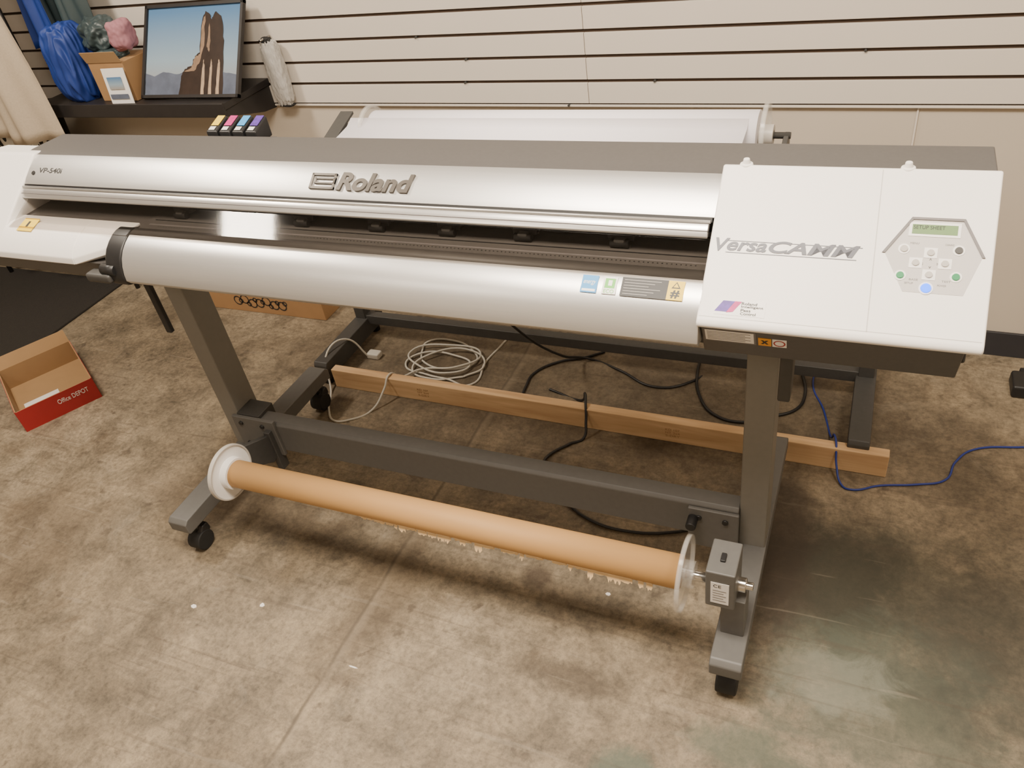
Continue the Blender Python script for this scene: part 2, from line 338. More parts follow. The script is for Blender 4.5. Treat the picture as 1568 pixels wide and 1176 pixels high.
for i,x in enumerate((-.62,-.42,-.22,-.0,.19,.38,.60)):
    box('pinch_roller_%d_arm'%i,x-.03,x+.03,-.07,-.03,1.118,1.135,'black',PR,.003)
    box('pinch_roller_%d_clip'%i,x-.012,x+.012,-.085,-.06,1.112,1.128,'steel',PR,.003)
    cyl('pinch_roller_%d'%i,(x-.02,-.078,1.117),(x+.02,-.078,1.117),.009,'rubber',PR,16)
strip('front_visor',[(-.090,1.150),(-.124,1.131),(-.160,1.1115),(-.186,1.1045)],-1.19,.796,'visor',PR,.0)
strip('platen_front_edge',[(-.150,1.1105),(-.166,1.1093),(-.178,1.1055)],-.722,.797,'platen',PR,.0006)
ap=[(-.150,1.1095),(-.165,1.1085),(-.180,1.104),(-.200,1.0935),(-.218,1.080),(-.232,1.063),(-.242,1.043),(-.248,1.022),(-.250,1.004)]
prism('front_apron',ap+[(-.240,.992),(-.20,.985),(-.15,1.0)],-.722,.799,'silver',PR,.002)
box('apron_lower_rail',-.72,.80,-.19,-.12,.965,.988,'steel2',PR,.002)
cap=[(y-.002,z+.002) for y,z in ap]+[(-.245,.988),(-.20,.972),(-.12,.975),(-.12,1.10)]
prism('apron_end_cap',cap,-.782,-.723,'black',PR,.006)
box('hinge_arm',-.86,-.77,-.262,-.225,.995,1.022,'steel2',PR,.008)
cyl('hinge_pin',(-.80,-.24,1.03),(-.75,-.24,1.03),.016,'black',PR,20)
pp=[(.10,1.228),(.012,1.243),(.0,1.237),(-.236,1.066),(-.246,1.056),(-.248,1.040),(-.20,1.035),(.10,1.035)]
prism('left_cover',pp,-1.44,-1.205,'white',PR,.007)
lp=[(-.12,1.110),(-.165,1.109),(-.20,1.095),(-.225,1.078),(-.243,1.055),(-.245,1.036),(-.16,1.03),(-.12,1.03)]
lp2=[(-.12,1.110),(-.150,1.110),(-.165,1.105),(-.175,1.098),(-.185,1.085),(-.19,1.07),(-.16,1.05),(-.12,1.05)]
prism('left_cover_sill',lp,-1.21,-.90,'white',PR,.003)
prism('left_cover_sill_end',lp,-.90,-.735,'white',PR,.003,lp2)
box('left_interior_floor',-1.205,-.72,-.13,-.0,1.06,1.105,'dkgrey',PR,.002)
prism('left_underbody',[(-.225,1.036),(-.19,.965),(.15,.965),(.15,1.036)],-1.42,-.78,'dkgrey',PR,.005)
flat('warning_label_left',(-1.15,-.195,1.100),(1,0,0),(0,.95,.32),rect(0,0,.060,.048),'yellow',PR,.001)
text('warning_label_mark','1',(-1.15,-.195,1.100),(1,0,0),(0,.95,.32),.025,.016,.033,.036,'ink',PR,.0004,lift=.0012)
# right control box
PO=Vector((.795,.0103,1.2583));EX=Vector((1,0,0));ED=Vector((0,-.2521,-.1971)).normalized();EU=-ED;NZ=EX.cross(EU)
prism('control_housing',[(.03,1.247),(.0103,1.2583),(-.2418,1.0612),(-.248,1.052),(-.246,1.042),(-.22,1.038),(.03,1.038)],.795,1.276,'white',PR,.004)
flat('housing_lip_line',PO+EX*.004,EX,EU,rect(0,-.3155,.472,-.3145),'hex',PR,.0004)
flat('housing_panel_seam',PO,EX,EU,[(.288,-.004),(.2895,-.004),(.2985,-.316),(.2968,-.316)],'hex',PR,.0004)
prism('housing_underbody',[(-.234,1.040),(-.190,.948),(.13,.948),(.13,1.040)],.80,1.252,'dkgrey',PR,.003)
box('housing_bracket',.942,.968,-.12,-.06,.78,.950,'steel2',PR,.004)
for i,x in enumerate((.838,1.125)):
    cyl('latch_knob_%d'%i,(x,.018,1.245),(x,.018,1.268),.009,'white',PR,24,r2=.006,b=.002)
    cyl('latch_base_%d'%i,(x,.018,1.243),(x,.018,1.258),.016,'white',PR,24,r2=.012,b=.001)
def P(u,s): return (u-.795,-s)
hexo=[(1.142,.095),(1.226,.095),(1.262,.165),(1.238,.240),(1.138,.240),(1.100,.165)]
cx_=sum(p[0] for p in hexo)/6;cy_=sum(p[1] for p in hexo)/6
hin=[(cx_+(a-cx_)*.94,cy_+(b-cy_)*.94) for a,b in hexo]
flat('control_pad',PO,EX,EU,[P(*p) for p in hin][::-1],'hex',PR,.0006)
for i in (0,1,5):
    a,b=hexo[i],hexo[(i+1)%6];c,d=hin[(i+1)%6],hin[i]
    if i==0:
        d=(d[0],a[1]+.0045);c=(c[0],b[1]+.0045)
    flat('pad_ridge_%d'%i,PO,EX,EU,[P(*a),P(*b),P(*c),P(*d)][::-1],'inkgrey',PR,.0025)
flat('lcd_bezel',PO,EX,EU,rect(*P(1.139,.131),*P(1.221,.104)),'padw',PR,.0016)
flat('lcd_screen',PO,EX,EU,rect(*P(1.144,.1265),*P(1.216,.1085)),'lcd',PR,.0022)
text('lcd_text','SETUP SHEET',PO,EX,EU,*P(1.146,.1175),*P(1.196,.1105),'ink',PR,.0002,lift=.0023)
def button(n,u,s,r,m,h=.004): 
    q=PO+EX*(u-.795)-EU*s;cyl(n,q,q+NZ*h,r,m,PR,24,r2=r*.9)
def ring(n,u,s,r,m):
    q=PO+EX*(u-.795)-EU*s;cyl(n,q,q+NZ*.0016,r,m,PR,28)
for i,(u,s) in enumerate(((1.178,.161),(1.156,.181),(1.202,.180),(1.179,.202))):
    flat('cursor_pad_%d'%i,PO,EX,EU,rect(*P(u-.0105,s+.0095),*P(u+.0105,s-.0095)),'padw',PR,.0014)
    button('cursor_button_%d'%i,u,s,.0062,'btn')
for n,u,s,m in (('menu_button',1.135,.156,'btn'),('power_button',1.221,.154,'steel2'),('base_point_button',1.134,.206,'grn'),('test_button',1.221,.203,'grn')):
    ring(n+'_ring',u,s,.0095,'padw');button(n,u,s,.0066,m)
ring('pause_ring',1.177,.227,.0115,'padw');button('pause_button',1.177,.227,.0090,'blu')
for i,(a,b,t) in enumerate(((1.150,.146,'MENU'),(1.205,.146,'CLEANING'),(1.148,.221,'SETUP'),(1.200,.222,'POWER'),(1.155,.214,'BASE'),(1.206,.214,'TEST'))):
    text('pad_caption_%d'%i,t,PO,EX,EU,*P(a-.006,b),*P(a+.008,b-.0035),'inkgrey',PR,.0002,lift=.0007)
for i,(a,b,t) in enumerate(((1.166,.182,'<'),(1.191,.181,'>'),(1.179,.173,'^'),(1.179,.188,'v'))):
    text('pad_arrow_%d'%i,t,PO,EX,EU,*P(a-.002,b+.002),*P(a+.002,b-.002),'ink',PR,.0002,lift=.0007)
text('series_lettering','V',PO,EX,EU,*P(.806,.182),*P(.833,.155),'letter',PR,.0012,shear=.2,off=.02)
text('series_lettering_b','ersa',PO,EX,EU,*P(.829,.180),*P(.902,.162),'letter',PR,.0012,shear=.3,off=.02)
text('series_lettering_c','CAMM',PO,EX,EU,*P(.906,.180),*P(1.064,.156),'letter',PR,.0012,shear=.3,off=.025)
flat('lettering_bar',PO,EX,EU,rect(*P(.828,.1605),*P(1.068,.1590)),'letter',PR,.0006)
flat('lettering_bar_b',PO,EX,EU,rect(*P(.828,.1845),*P(1.060,.1830)),'letter',PR,.0006)
flat('logo_label',PO,EX,EU,rect(*P(.826,.309),*P(.918,.279)),'padw',PR,.0006)
flat('logo_swatch',PO,EX,EU,[P(.826,.303),P(.856,.303),P(.866,.281),P(.840,.281)],'purple',PR,.0010)
flat('logo_swatch_b',PO,EX,EU,[P(.848,.304),P(.860,.302),P(.874,.281),P(.862,.281)],'magenta',PR,.0014)
for i,t in enumerate(('Roland','Intelligent','Pass','Control')):
    w={'Roland':.028,'Intelligent':.040,'Pass':.018,'Control':.028}[t]
    text('logo_text_%d'%i,t,PO,EX,EU,*P(.874,.287+i*.0066),*P(.874+w,.2815+i*.0066),'ink',PR,.0003,lift=.0007,off=.02)
UO=Vector((.80,-.234,1.040));uu=Vector((0,-.044,.092)).normalized();uu=-uu if uu.z<0 else uu
uu=Vector((0,-.044,.092)).normalized()
def Q(a,b,c,d,n,m,h=.0008): flat(n,UO,EX,uu,rect(a,b,c,d),m,PR,h)
Q(.004,-.056,.104,-.010,'rating_label','inkgrey',.0006)
Q(.008,-.052,.100,-.014,'rating_label_face','padw',.0009)
for i in range(6): Q(.012,-.020-i*.0055,.094-.01*(i%2),-.0185-i*.0055,'rating_line_%d'%i,'inkgrey',.0012)
Q(.108,-.055,.132,-.027,'hazard_label','orange');Q(.134,-.055,.160,-.027,'no_touch_label','padw')
text('hazard_cross','x',UO,EX,uu,.113,-.048,.127,-.034,'ink',PR,.0003,lift=.0009,off=.03)
cyl('no_touch_ring',UO+EX*.147+uu*-.041+EX.cross(uu)*.0009,UO+EX*.147+uu*-.041+EX.cross(uu)*.0014,.011,'red',PR,28,hole=.0085)
S0=Vector((0,-.005,1.2295));S1=Vector((0,-.055,1.1945));su=(S0-S1).normalized()
LO=Vector((0,S1.y,S1.z))
nn=EX.cross(su)
def logo_frame(a0,b0,a1,b1,w,n):
    for i,r in enumerate((rect(a0,b0,a1,b0+w),rect(a0,b1-w,a1,b1),rect(a0,b0,a0+w,b1),rect(a1-w,b0,a1,b1))):
        flat(n+'_%d'%i,LO,EX,su,r,'logo',PR,.005)
logo_frame(-.187,.004,-.115,.046,.006,'logo_frame')
logo_frame(-.175,.018,-.115,.034,.004,'logo_inner')
text('maker_lettering','Roland',LO,EX,su,-.107,.002,.100,.050,'logo',PR,.005,shear=.18,off=.03)
text('model_lettering','VP-540i',LO,EX,su,-1.160,.018,-1.065,.034,'ink',PR,.0006,off=.015,lift=.0005)
cyl('cover_screw',LO+EX*-1.178+su*.016,LO+EX*-1.178+su*.016+nn*.003,.006,'black',PR,20)
A0=Vector((.555,-.2185,1.0800));A1=Vector((.555,-.186,1.1010));au=(A1-A0).normalized();an=EX.cross(au)
AO=A0+an*.0015
flat('energy_label',AO,EX,au,rect(.0,.0,.034,.038),'skyblue',PR,.0008)
text('energy_label_text','energy',AO,EX,au,.004,.016,.030,.026,'padw',PR,.0003,lift=.0009,shear=.3)
flat('energy_label_strip',AO,EX,au,rect(.003,.003,.031,.008),'padw',PR,.0011)
flat('eco_label',AO,EX,au,rect(.045,.0,.074,.038),'padw',PR,.0008)
flat('eco_label_leaf',AO,EX,au,rect(.049,.013,.070,.034),'green',PR,.0012)
flat('eco_label_page',AO,EX,au,rect(.056,.018,.064,.030),'padw',PR,.0015)
text('eco_text','ECO',AO,EX,au,.049,.002,.070,.010,'green',PR,.0003,lift=.0009)
flat('caution_label',AO,EX,au,rect(.083,-.001,.176,.040),'ink',PR,.0008)
for i in range(6): flat('caution_line_%d'%i,AO,EX,au,rect(.088,.034-i*.006,.162-.012*(i%3),.0348-i*.006),'btn',PR,.0011)
flat('caution_label_yellow',AO,EX,au,rect(.176,-.001,.208,.040),'yellow',PR,.0008)
flat('caution_triangle',AO,EX,au,[(.183,.024),(.201,.024),(.192,.038)],'ink',PR,.0011)
flat('caution_triangle_in',AO,EX,au,[(.1865,.026),(.1975,.026),(.192,.035)],'yellow',PR,.0014)
text('caution_hand','#',AO,EX,au,.183,.003,.201,.020,'ink',PR,.0003,lift=.0009,off=.03)
box('underbody_rear',-.78,.80,.0,.15,.955,.99,'steel2',PR,.003)
box('tool_clip',-.735,-.715,-.20,-.185,.80,.985,'black',PR,.003)
for i,cn in enumerate(('yellow','magenta','skyblue','purple')):
    x=-.700+i*.047
    prism('ink_cartridge_%d'%i,[(.19,1.205),(.255,1.205),(.255,1.262),(.19,1.240)],x,x+.039,'black',PR,.004)
    flat('ink_cartridge_label_%d'%i,(x+.006,.213,1.2490),(1,0,0),(0,1,.33),rect(0,0,.026,.042),cn,PR,.001)
    flat('ink_cartridge_paper_%d'%i,(x+.008,.195,1.2430),(1,0,0),(0,1,.33),rect(0,0,.020,.014),'padw',PR,.001)
prism('ink_cartridge_bay',[(.18,1.10),(.25,1.12),(.25,1.205),(.18,1.205)],-.71,-.50,'dkgrey',PR,.004)
# ------------------------------------------------------------------ media roll behind
MR=empty('media_roll')
ym,zm=.45,1.140
cyl('roll',(-.30,ym,zm),(.80,ym,zm),.060,'media',MR,64)
strip('loose_sheet',[(ym-.03,zm+.0525),(ym-.06,zm+.038),(ym-.12,zm+.030),(ym-.24,zm+.03)],-.36,.78,'media',MR,.0006)
for n,x in (('flange_left',-.315),('flange_right',.815)):
    cyl(n,(x-.004,ym,zm),(x+.004,ym,zm),.074,'clear',MR,64,hole=.025)
    cyl(n+'_rim',(x-.006,ym,zm),(x+.006,ym,zm),.076,'clear',MR,64,hole=.068)
    cyl(n+'_hub',(x-.02,ym,zm),(x+.02,ym,zm),.026,'btn',MR,32,hole=.012)
cyl('shaft',(-.42,ym,zm-.0),(.875,ym,zm),.008,'steel2',MR,24)
for n,x in (('bracket_left',-.405),('bracket_right',.865)):
    prism(n,[(.187,1.00),(.187,1.06),(ym-.02,1.142),(ym+.02,1.142),(ym+.03,1.09),(ym-.03,1.05),(.22,.98)],x-.006,x+.006,'steel2',MR,.002)
prism('bracket_shield',[(.24,1.06),(.24,1.125),(.46,1.195),(.47,1.185),(.47,1.12),(.40,1.06)],-.42,-.412,'steel2',MR,.002)
prism('bracket_cap',[(.24,1.122),(.24,1.127),(.46,1.198),(.46,1.19)],-.42,-.375,'steel2',MR,.001)
# ------------------------------------------------------------------ stand
ST=empty('printer_stand')
def castor(n,x,y,ztop):
    cyl(n+'_stem',(x,y,.07),(x,y,ztop),.010,'chrome',ST,16)
    prism(n+'_fork',[(y-.028,.045),(y+.005,.09),(y+.030,.09),(y+.035,.06),(y+.01,.035)],x-.024,x+.024,'black',ST,.006)
    cyl(n+'_wheel',(x-.026,y-.005,.036),(x+.026,y-.005,.036),.036,'rubber',ST,32,b=.004)
for n,xa,xb in (('left',-.895,-.825),('right',.862,.932)):
    xm=(xa+xb)/2
    prism(n+'_foot',[(-.395,.118),(-.40,.125),(-.40,.160),(-.385,.172),(-.03,.180),(.44,.172),(.455,.160),(.455,.118)],xa-.004,xb+.004,'steel',ST,.004)
    box(n+'_column',xa,xb,-.022,.075,.175,.968,'column',ST,.004)
    box(n+'_column_head',xa-.03,xb+.03,-.10,.12,.950,.968,'steel2',ST,.003)
    castor(n+'_front_castor',xm,-.345,.12);castor(n+'_rear_castor',xm,.40,.12)
prism('crossbar',[(-.035,.200),(-.035,.312),(-.025,.322),(.020,.322),(.025,.31),(.025,.200)],-.74,.862,'steel',ST,.003)
box('crossbar_bracket_left',-.835,-.66,-.047,-.033,.185,.335,'steel',ST,.003)
box('crossbar_gusset_left',-.825,-.73,-.03,.05,.19,.335,'steel2',ST,.003)
box('crossbar_foot_left',-.70,-.675,-.065,-.03,.13,.30,'steel2',ST,.003)
box('crossbar_bracket_right',.73,.865,-.047,-.035,.165,.31,'steel',ST,.003)
for i,(x,z) in enumerate(((-.80,.31),(-.80,.22),(-.71,.31),(.76,.28),(.83,.28),(.83,.20))):
    cyl('bolt_%d'%i,(x,-.052,z),(x,-.045,z),.008,'black',ST,12)
cyl('clamp_knob',(.745,-.085,.275),(.745,-.045,.275),.014,'black',ST,24,b=.003)
# ------------------------------------------------------------------ take-up roll
TU=empty('paper_take_up_roll')
yt,zt=-.282,.337
cyl('kraft_tube',(-.628,yt,zt),(.768,yt,zt),.043,'kraft',TU,64)
cyl('flange_left',(-.652,yt,zt),(-.644,yt,zt),.088,'paper',TU,64,hole=.05)
cyl('flange_left_hub',(-.659,yt,zt),(-.620,yt,zt),.051,'paper',TU,48,hole=.030,b=0)
cyl('flange_left_rim',(-.654,yt,zt),(-.640,yt,zt),.090,'btn',TU,64,hole=.084)
cyl('flange_right',(.772,yt,zt),(.780,yt,zt),.094,'clear',TU,64,hole=.02)
cyl('flange_right_rim',(.770,yt,zt),(.782,yt,zt),.096,'clear',TU,64,hole=.090)
cyl('flange_right_hub',(.765,yt,zt),(.800,yt,zt),.034,'clear',TU,40,hole=.012)
cyl('drive_shaft',(.76,yt,zt),(.85,yt,zt),.012,'chrome',TU,24)
box('motor_box',.835,.903,-.335,-.232,.305,.430,'steel',TU,.004)
flat('motor_label',(.848,-.3352,.322),(1,0,0),(0,0,1),rect(0,0,.042,.075),'paper',TU,.0008)
for i in range(5): flat('motor_label_line_%d'%i,(.848,-.336,.322),(1,0,0),(0,0,1),rect(.005,.010+i*.009,.036-.006*(i%2),.012+i*.009),'inkgrey',TU,.0004)
text('motor_label_mark','CE',(.848,-.336,.322),(1,0,0),(0,0,1),.006,.058,.024,.068,'ink',TU,.0003)
box('motor_switch',.862,.874,-.30,-.275,.428,.436,'black',TU,.002)
cyl('motor_socket',(.90,-.285,.345),(.922,-.285,.345),.018,'chrome',TU,24,b=.002)
cyl('motor_plug',(.918,-.285,.345),(.938,-.285,.345),.010,'chrome',TU,20,b=.002)
box('motor_mount',.868,.925,-.31,-.245,.172,.308,'steel',TU,.003)
prism('tube_arm_left',[(-.31,.30),(-.31,.36),(-.25,.37),(-.03,.27),(.0,.20),(-.08,.18),(-.26,.30)],-.705,-.685,'steel2',TU,.003)
cyl('tube_pin_left',(-.70,yt,zt),(-.64,yt,zt),.020,'black',TU,24)
# torn strips of paper still glued along the underside of the tube
vs=[];fs=[]
def scrap(x,w,d):
    k=len(vs);nj=7
    ang=[math.radians(q) for q in (204,212,220)]
    for a in ang: vs.append((x,yt+.0440*math.cos(a),zt+.0440*math.sin(a)))
    for j in range(nj):
        u=j/(nj-1);dd=d*random.uniform(.45,1.1)*(1-.5*abs(u-.5))
        vs.append((x+w*u,yt+.0440*math.cos(ang[2])-.45*dd,zt+.0440*math.sin(ang[2])-.9*dd))
    for a in ang[::-1]: vs.append((x+w,yt+.0440*math.cos(a),zt+.0440*math.sin(a)))
    n=len(vs);L_=n-1
    fs.append((k,k+1,L_-1,L_));fs.append((k+1,k+2,L_-2,L_-1));fs.append(tuple(range(k+2,k+3+nj))+(L_-2,))
x=-.15
while x<.71:
    r_=random.random()
    w=random.uniform(.015,.05);d=random.uniform(.003,.010) if r_<.5 else random.uniform(.014,.030)
    if r_>.5: w*=.6
    scrap(x,w,d);x+=w*random.choice((1,1,1.1,1.5))
o=add('torn_paper_edge',meshof(vs,fs),'kraft2',TU);s=o.modifiers.new('s','SOLIDIFY');s.thickness=.0008
# ------------------------------------------------------------------ rear rack
RK=empty('media_rack')
for n,x in (('left',-.93),('right',1.14)):
    prism(n+'_foot',[(.53,.035),(.53,.10),(.54,.115),(.98,.115),(.99,.10),(.99,.035)],x-.033,x+.033,'steel2',RK,.004)
    for j,y in enumerate((.56,.95)): cyl(n+'_glide_%d'%j,(x,y,0),(x,y,.04),.02,'rubber',RK,20)
    box(n+'_post',x-.025,x+.025,.87,.92,.11,.80,'steel2',RK,.003)
box('lower_beam',-.91,1.12,.875,.915,.085,.13,'steel2',RK,.003)
box('upper_beam',-.91,1.12,.89,.92,.20,.235,'steel2',RK,.003)
cyl('top_bar',(-.93,.895,.79),(1.14,.895,.79),.018,'steel2',RK,20)
# ------------------------------------------------------------------ plank
pl=box('wooden_plank',-1.057,1.057,-.019,.019,0,.089,'wood',None,.003);pl.location=(.1754,.541,0);pl.rotation_euler=(0,0,-.009)
for i,x in enumerate((-.45,.55)):
    for j in range(3): 
        text('grade_stamp_%d_%d'%(i,j),('S-DRY','HT 2x4','KD 107')[j],(x-.2,-.0192,.025+j*.014),(1,0,0),(0,0,1),0,0,.05,.009,'card',pl,.0003)
# ------------------------------------------------------------------ boxes
RB=empty('open_cardboard_box')
A=Vector((-2.11,-.05,0));B=Vector((-1.95,.23,0));e1=(B-A).normalized();e2=Vector((-e1.y,e1.x,0));W=(B-A).length;Lg=.43;Hh=.105;t=.004
def quadbox(n,o0,a,b,c,m):
    v=[o0+i*a+j*b+k*c for i in(0,1) for j in(0,1) for k in(0,1)]
    f=[(0,1,3,2),(4,6,7,5),(0,4,5,1),(2,3,7,6),(0,2,6,4),(1,5,7,3)];return add(n,meshof(v,f,n),m,RB)
Z=Vector((0,0,1))
quadbox('base',A,e1*W,e2*Lg,Z*t,'card_in')
quadbox('side_front_outer',A-e2*.0015,e1*W,e2*.0015,Z*Hh,'red');quadbox('side_front',A,e1*W,e2*t,Z*Hh,'card_in')
quadbox('side_back',A+e2*(Lg-t),e1*W,e2*t,Z*Hh,'card_in')
quadbox('side_left',A,e1*t,e2*Lg,Z*Hh,'card_in');quadbox('side_left_outer',A-e1*.0015,e1*.0015,e2*Lg,Z*Hh,'red')
quadbox('side_right',A+e1*(W-t),e1*t,e2*Lg,Z*Hh,'card_in')
quadbox('side_right_outer',A+e1*W,e1*.0015,e2*Lg,Z*Hh,'red')
quadbox('end_flap',A+e2*(Lg-t)+Z*Hh,e1*W,e2*t,(Z*.05+e2*.03),'card_in')
quadbox('shipping_label',A+e2*.12+e1*.03+Z*(t+.001),e1*.15,e2*.11,Z*.001,'paper')
quadbox('shipping_label_code',A+e2*.15+e1*.13+Z*(t+.002),e1*.03,e2*.03,Z*.001,'ink')
text('box_lettering','Office DEPOT',A-e2*.0016,e1,Z,.16,.055,.29,.077,'paper',RB,.0006)
CB=empty('cardboard_box')
box('carton_body',-1.93,-1.22,.97,1.22,0,.125,'card',CB,.003)
box('carton_tape',-1.93,-1.22,1.08,1.12,.125,.1265,'kraft2',CB,0)
for i in range(7):
    x=-1.73+i*.045
    cyl('printed_ornament_%d'%i,(x,.9695,.062+.012*math.sin(i*2)),(x,.9685,.062+.012*math.sin(i*2)),.026,'ink',CB,24,hole=.020)
    cyl('printed_ornament_small_%d'%i,(x+.02,.9695,.062-.016*math.sin(i*2)),(x+.02,.9685,.062-.016*math.sin(i*2)),.014,'ink',CB,20,hole=.008)
box('floor_mat',-4.2,-2.66,.28,1.10,0,.012,'mat',None,.003)  # black sheet standing in for a shadowed area of dark fabric
# ------------------------------------------------------------------ cables
cable('network_cable',[(1.00,1.15,.30),(.985,1.08,.04),(.97,.94,.004),(1.02,.80,.004),(1.055,.66,.01),(1.068,.57,.094),(1.075,.535,.095),(1.085,.49,.04),(1.11,.44,.004),(1.13,.43,.004),(1.22,.47,.004),(1.32,.50,.004),(1.40,.54,.004),(1.43,.63,.004),(1.48,.70,.004),(1.63,.75,.004),(2.1,.9,.004),(2.6,1.0,.004)],.0034,'bluewire')
cable('power_cable',[(-.10,.20,.95),(-.05,.5,.5),(.05,.80,.10),(.12,.92,.006),(.26,.87,.006),(.41,.80,.006),(.52,.84,.006),(.64,1.08,.006),(.75,1.15,.20)],.005,'black')
cable('power_cable.001',[(.55,1.1,.005),(.55,.93,.005),(.59,.78,.006),(.66,.69,.006),(.76,.67,.006),(.85,.72,.006),(.93,.78,.006),(.95,.86,.006),(.92,1.02,.006)],.0055,'black')
cable('power_cable.002',[(-.07,.60,.005),(-.08,.70,.005),(-.08,.78,.005),(0,.88,.006),(.08,.92,.006),(.16,.98,.006)],.005,'black')
cable('power_cable.003',[(.02,.70,.006),(.16,.66,.006),(.21,.595,.10),(.23,.54,.099),(.24,.50,.05),(.24,.46,.006),(.20,.42,.006),(.14,.31,.006),(.2,.2,.006),(.28,.15,.006),(.37,.10,.006),(.49,.08,.006),(.66,.12,.006),(.72,.16,.006)],.005,'black')
EC=empty('extension_cord')
cable('cord',[(-.20,.35,.95),(-.23,.75,.4),(-.27,1.05,.02),(-.29,.95,.004),(-.31,.82,.004),(-.31,.66,.004),(-.42,.67,.008),(-.52,.68,.008),(-.65,.73,.008),(-.62,.80,.014),(-.45,.82,.014),(-.36,.77,.014),(-.42,.70,.018),(-.58,.72,.018),(-.66,.80,.02),(-.50,.88,.02),(-.34,.84,.02),(-.40,.74,.024),(-.56,.69,.02),(-.60,.62,.03),(-.605,.545,.096),(-.61,.50,.06),(-.64,.42,.005),(-.70,.35,.004),(-.76,.33,.004),(-.82,.38,.004),(-.88,.49,.006),(-.93,.60,.125),(-.90,.70,.124),(-.84,.74,.01)],.0042,'whitewire',EC)
box('plug_body',-.85,-.79,.735,.775,.0,.028,'whitewire',EC,.006)
cable('cord_loop',[(-.62,.82,.006),(-.63,.90,.006),(-.52,.93,.006),(-.40,.88,.006),(-.35,.80,.010),(-.44,.73,.012),(-.58,.76,.010),(-.62,.82,.006)],.0042,'whitewire',EC)
cable('cord_loop_b',[(-.36,.70,.006),(-.48,.66,.006),(-.60,.70,.012),(-.56,.80,.022),(-.40,.86,.022),(-.30,.78,.012),(-.36,.70,.006)],.0042,'whitewire',EC)
PA=empty('power_adapter');box('body',1.60,1.72,1.0,1.10,0,.05,'black',PA,.01);box('socket',1.63,1.69,1.09,1.13,.01,.04,'rubber',PA,.004)
cable('lead',[(1.66,1.12,.03),(1.72,1.17,.02),(1.9,1.16,.006),(2.1,1.18,.006)],.004,'black',PA)
for i,(x,y,a,b) in enumerate(((-.72,-.57,.013,.008),(-.50,-.50,.010,.009),(-.10,-.60,.020,.003),(.52,-.16,.009,.007))):
    poly=[(x+a*random.uniform(.7,1)*math.cos(q),y+b*random.uniform(.7,1)*math.sin(q)) for q in [k*math.pi/3 for k in range(6)]]
    flat('paper_scrap' if i==0 else 'paper_scrap.%03d'%i,(0,0,0),(1,0,0),(0,1,0),poly,'paper',None,.0012)
# ------------------------------------------------------------------ wall shelf & things
SH=empty('wall_shelf')
zs=1.032
box('shelf_board',-2.50,-1.385,.985,1.305,zs-.028,zs,'shelf',SH,.003)
box('shelf_front_lip',-2.50,-1.385,.978,.992,zs-.055,zs+.003,'shelf',SH,.003)
for i,x in enumerate((-2.3,-1.78,-1.40)):
    prism('bracket_%d'%i,[(1.305,zs-.03),(.99,zs-.03),(.99,zs-.055),(1.22,zs-.12),(1.305,zs-.13)],x-.007,x+.007,'shelf',SH,.002)
FP=empty('framed_picture')
fo=Vector((-1.872,1.045,zs+.002));fu=Vector((0,1.262-1.045,.318)).normalized();FW,FH=.535,.384
fn=EX.cross(fu)
def fr(n,a0,b0,a1,b1,m,h,lift=0): return flat(n,fo+fn*lift,EX,fu,rect(a0,b0,a1,b1),m,FP,h)
fr('backing',.005,.005,FW-.005,FH-.005,'shelf',.006)
bw=.013
fr('frame_bottom',0,0,FW,bw,'shelf',.018);fr('frame_top',0,FH-bw,FW,FH,'shelf',.018);fr('frame_left',0,0,bw,FH,'shelf',.018);fr('frame_right',FW-bw,0,FW,FH,'shelf',.018)
fr('photo_sky',bw,bw,FW-bw,FH-bw,'psky',.001,.007)
pw,ph=FW-2*bw,FH-2*bw
def jag(pts,amt,n=5):
    out=[]
    for i,(a,b) in enumerate(pts):
        c,d=pts[(i+1)%len(pts)];out.append((a,b))
        if b<.02 and d<.02: continue
        for k in range(1,n):
            u=k/n;out.append((a+(c-a)*u+random.uniform(-amt,amt),max(0,b+(d-b)*u+random.uniform(-amt,amt))))
    return out
def pic(n,pts,m,l,j=.008): 
    if j: pts=jag(pts,j)
    flat(n,fo+fn*l,EX,fu,[(bw+a*pw,bw+b*ph) for a,b in pts],m,FP,.0006)
pic('photo_mountains',[(0,0),(1,0),(1,.22),(.85,.25),(.7,.22),(.5,.28),(.35,.24),(.2,.27),(.1,.22),(0,.26)],'pmtn',.0085,.004)
pic('photo_rock',[(.38,0),(.40,.22),(.44,.30),(.51,.33),(.54,.44),(.59,.48),(.60,.84),(.63,.94),(.68,.90),(.70,.84),(.74,.93),(.80,.86),(.84,.60),(.85,0)],'prock',.0095)
pic('photo_rock_lit',[(.43,.27),(.51,.31),(.54,.42),(.595,.46),(.605,.82),(.63,.90),(.635,.55),(.60,.38),(.54,.27)],'prock2',.0105)
pic('photo_rock_lit_b',[(.66,.55),(.68,.80),(.70,.60),(.69,.48)],'prock2',.0105,.004)
for i,u in enumerate((.62,.70,.78)): pic('photo_column_%d'%i,[(u,0),(u+.035,0),(u+.030,.30+.03*i),(u+.018,.40),(u+.006,.30)],'pcol',.0105,.004)
SB=empty('shelf_carton')
box('carton',-2.10,-1.895,1.03,1.20,zs,zs+.165,'card',SB,.003)
flat('carton_flap',(-2.10,1.03,zs+.165),(1,0,0),(0,-.35,1),rect(0,0,.205,.05),'card_in',SB,.003)
flat('leaflet',(-2.015,1.00,zs),(1,.05,0),(0,.10,1),rect(0,0,.125,.145),'paper',SB,.003)
flat('leaflet_print',(-2.005,.9965,zs+.02),(1,.05,0),(0,.10,1),rect(0,0,.10,.02),'pmtn',SB,.0008)
flat('leaflet_print_b',(-2.005,1.0005,zs+.06),(1,.05,0),(0,.10,1),rect(.01,0,.09,.05),'psky',SB,.0008)
